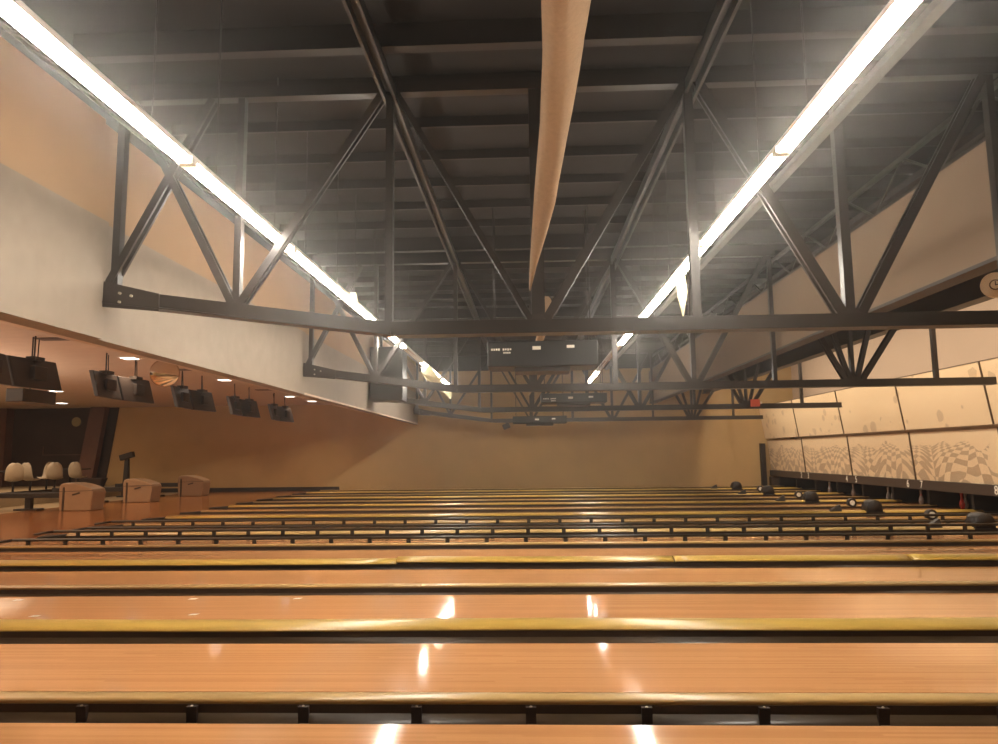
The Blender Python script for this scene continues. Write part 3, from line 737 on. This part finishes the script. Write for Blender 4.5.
for x, yy, where in ((-8.1, 11.7, 'nearest the camera'), (-8.1, 16.2, 'behind the mirror'), (-8.1, 21.5, 'farther back')):
    tag(MB().box(x-.25, x+.25, yy-.12, yy+.12, 3.40, 3.42).obj('air_slot', 'slot', org=(x, yy, 3.42)), 'dark air slot in the low warm ceiling, '+where, 'air vent', 'air slots')

# ------------------------------------------------------------------ seating area, left
struct(MB().box(-20.9, -17.45, YB-.06, YB-.01, .3, 3.42).obj('wall_mural', 'darkwall'))
struct(MB().prism([(-17.45, YB-.02, 3.42), (-16.55, YB-.02, 3.42), (-17.0, YB-.02, .3), (-18.1, YB-.02, .3)], (0, -.03, 0)).obj('wall_mural', 'darkwall'))
tag(MB().prism([(-17.45, YB-.5, 3.42), (-16.85, YB-.5, 3.42), (-17.3, YB-.5, .3), (-17.95, YB-.5, .3)], (0, .3, 0)).obj('slanted_column', 'brace', org=(-17.6, YB-.35, .3)), 'slanted reddish brown column beside the dark mural wall', 'column')
tag(MB().box(-21.6, -20.9, YB-.5, YB-.02, .3, 3.42).obj('square_column', 'brace', org=(-21.2, YB-.3, .3)), 'upright brown column left of the dark mural wall', 'column')
tag(MB().hexa([(-17.5, YB-.9, .3), (-16.7, YB-.9, .3), (-16.7, YB-.55, .3), (-17.5, YB-.55, .3), (-17.6, YB-.95, .62), (-16.55, YB-.95, .62), (-16.55, YB-.55, .62), (-17.6, YB-.55, .62)]).obj('planter_box', 'darkwall', org=(-17, YB-.7, .3), bevel=.02), 'dark box at the foot of the slanted column', 'box')
tag(MB().tube((-18.28, YB-.06, 2.86), (-18.28, YB-.09, 2.86), .19, 28).obj('round_sign', 'disc', org=(-18.28, YB-.07, 2.86)), 'plain round yellowish sign on the dark mural wall', 'sign')
tag(MB().box(-19.6, -17.9, YB-.1, YB-.065, 1.52, 1.56).box(-19.6, -19.56, YB-.1, YB-.065, 1.52, 1.9).obj('wall_rail', 'brace', org=(-18.8, YB-.08, 1.5)), 'thin rail on the dark mural wall below the round sign', 'rail')

def ball_return(x, y, lab, rack=2.4):
    T = thing('ball_return', lab, 'ball return', (x, y, 0), 'beige ball returns on the approach')
    pr = [(x-.44, 0), (x+.42, 0), (x+.47, .47), (x+.44, .56), (x+.30, .63), (x+.10, .69), (x-.12, .73), (x-.34, .735), (x-.44, .70), (x-.47, .60), (x-.46, .3)]
    MB().prism([(a, y-.3, z) for a, z in pr], (0, .6, 0)).obj('hood', 'hood', T, bevel=.03)
    MB().prism([(x-.47, y-.31, .50), (x+.47, y-.31, .52), (x+.47, y-.31, .535), (x-.47, y-.31, .515)], (0, .008, 0)).obj('seam_line', 'slot', T)
    MB().prism([(x-.08, y-.312, .40), (x+.12, y-.312, .45), (x+.10, y-.312, .49), (x-.10, y-.312, .44)], (0, .008, 0)).obj('badge', 'divider', T)
    MB().box(x-.36, x-.31, y-.312, y-.3, .0, .62).obj('side_strip', 'divider', T)
    # rack
    MB().box(x-rack-.4, x-.42, y-.2, y-.13, .34, .47).obj('rack_rail', 'dark', T, bevel=.01)
    MB().box(x-rack-.4, x-.42, y+.13, y+.2, .34, .47).obj('rack_rail', 'dark', T, bevel=.01)
    MB().box(x-rack-.4, x-.42, y-.14, y+.14, .34, .38).obj('rack_tray', 'divider', T)
    MB().box(x-1.55, x-1.4, y-.07, y+.07, .04, .35).obj('leg', 'dark', T)
    MB().box(x-1.8, x-1.15, y-.16, y+.16, 0, .05).obj('base', 'dark', T, bevel=.01)
    return T
b0 = ball_return(-12.06, 19.0, 'beige ball return hood with dark rack, nearest of the three')
dup(b0, (-12.17, 22.2, 0), 'beige ball return hood with dark rack, middle one of the three')
dup(b0, (-12.03, 25.4, 0), 'beige ball return hood with dark rack, farthest of the three')

T = thing('score_console', 'slim black stand with a small head behind the middle ball return', 'console stand', (-14.4, 25.15, 0))
MB().box(-14.62, -14.18, 24.95, 25.35, 0, .05).obj('base', 'dark', T, bevel=.01)
MB().hexa([(-14.5, 25.05, .05), (-14.3, 25.05, .05), (-14.3, 25.25, .05), (-14.5, 25.25, .05), (-14.45, 25.08, 1.35), (-14.33, 25.08, 1.35), (-14.33, 25.2, 1.35), (-14.45, 25.2, 1.35)]).obj('stem', 'dark', T)
MB().bar((-14.62, 25.1, 1.38), (-14.14, 25.1, 1.52), .2, .18, (0, 1, 0)).obj('head', 'dark', T, bevel=.02)

def chair(loc, rz, lab):
    x, y, z = loc
    T = thing('bucket_chair', lab, 'chair', loc, 'white moulded chairs along the seating')
    # shell: curved back and seat swept from one profile
    rows = []
    prof = [(.24, .43, .18), (.10, .415, .22), (-.08, .42, .23), (-.19, .47, .235), (-.235, .58, .24), (-.255, .72, .235), (-.26, .84, .20), (-.255, .92, .14), (-.245, .96, .06)]
    n = 9; P = []
    for t_ in (0, .022):
        for (dy, dz, hw) in prof:
            for i in range(n):
                u = -1+2*i/(n-1)
                P.append((x+u*hw, y-dy-.09*u*u*(1 if dz > .45 else 0)+ (t_ if dz > .45 else 0), z+dz+.05*u*u*(1 if dz < .46 else .3)-(t_ if dz <= .45 else 0)))
    m_ = len(prof); F = []
    for k in range(2):
        b = k*m_*n
        F += [(b+j*n+i, b+j*n+i+1, b+(j+1)*n+i+1, b+(j+1)*n+i) for j in range(m_-1) for i in range(n-1)]
    o2 = m_*n
    for j in range(m_-1): F += [(j*n, (j+1)*n, o2+(j+1)*n, o2+j*n), (j*n+n-1, o2+j*n+n-1, o2+(j+1)*n+n-1, (j+1)*n+n-1)]
    for i in range(n-1): F += [(i, o2+i, o2+i+1, i+1), ((m_-1)*n+i, (m_-1)*n+i+1, o2+(m_-1)*n+i+1, o2+(m_-1)*n+i)]
    MB().add(P, F, True).obj('shell', 'chair', T)
    MB().tube((x, y, z+.03), (x, y, z+.40), .03, 10).obj('pedestal', 'dark', T)
    MB().box(x-.2, x+.2, y-.2, y+.2, z, z+.03).obj('foot_plate', 'dark', T, bevel=.008)
    T.rotation_euler.z = rz
    return T
spots = [(-16.2, 20.7, .4, 'leftmost, at the edge of the view'), (-15.75, 21.35, -2.4, 'second from the left, back turned'), (-15.75, 22.1, 2.9, 'third from the left'),
         (-16.6, 24.1, 0, 'standing farther back behind the others'), (-15.7, 23.2, -2.7, 'fourth in the front row'), (-15.7, 24.4, 3.1, 'rightmost, behind the nearest ball return')]
c0 = None
for x, yy, rz, wh in spots:
    lab = 'white moulded bucket chair, '+wh
    if c0 is None: c0 = chair((x, yy, .3), rz, lab)
    else: dup(c0, (x, yy, .3), lab, rz)
def table(x, y, lx, ly, lab):
    T = thing('seating_table', lab, 'table', (x, y, .3), 'dark tables between the chairs')
    MB().box(x-lx/2, x+lx/2, y-ly/2, y+ly/2, .98, 1.02).obj('table_top', 'dark', T, bevel=.01)
    MB().tube((x, y, .33), (x, y, .98), .05, 10).obj('pedestal', 'dark', T)
    MB().box(x-.25, x+.25, y-.25, y+.25, .3, .33).obj('foot_plate', 'dark', T)
table(-16.45, 21.6, .6, 1.2, 'dark table between the left chairs')
table(-16.5, 25.2, .9, 1.0, 'dark table behind the rightmost chair')
tag(MB().box(-15.35, -15.22, 17.5, 25.2, .303, .42).obj('seat_rail', 'dark', org=(-15.3, 21, .3)), 'low dark rail along the edge of the raised seating floor', 'rail')

# ------------------------------------------------------------------ scatter volume added to imitate lens bloom around the lamps
hz = MB().box(WX+.3, 4.6, YF+.2, YB-.4, .3, 4.35).obj('bloom_haze', 'pit', org=(0, 13, .3))
hm = bpy.data.materials.new('bloom_scatter'); hm.use_nodes = True; nt = hm.node_tree; nt.nodes.clear()
out = nt.nodes.new('ShaderNodeOutputMaterial'); vsn = nt.nodes.new('ShaderNodeVolumeScatter'); vsn.inputs['Color'].default_value = (1, .95, .90, 1)
vsn.inputs['Density'].default_value = BLOOM_HAZE; vsn.inputs['Anisotropy'].default_value = .88
nt.links.new(vsn.outputs[0], out.inputs['Volume']); hz.data.materials.clear(); hz.data.materials.append(hm)
hz['kind'] = 'stuff'; tag(hz, 'thin scattering volume added to imitate lens bloom around the rows of lamps', 'bloom_haze')

for o in bpy.data.objects:
    if '_o' in o: del o['_o']
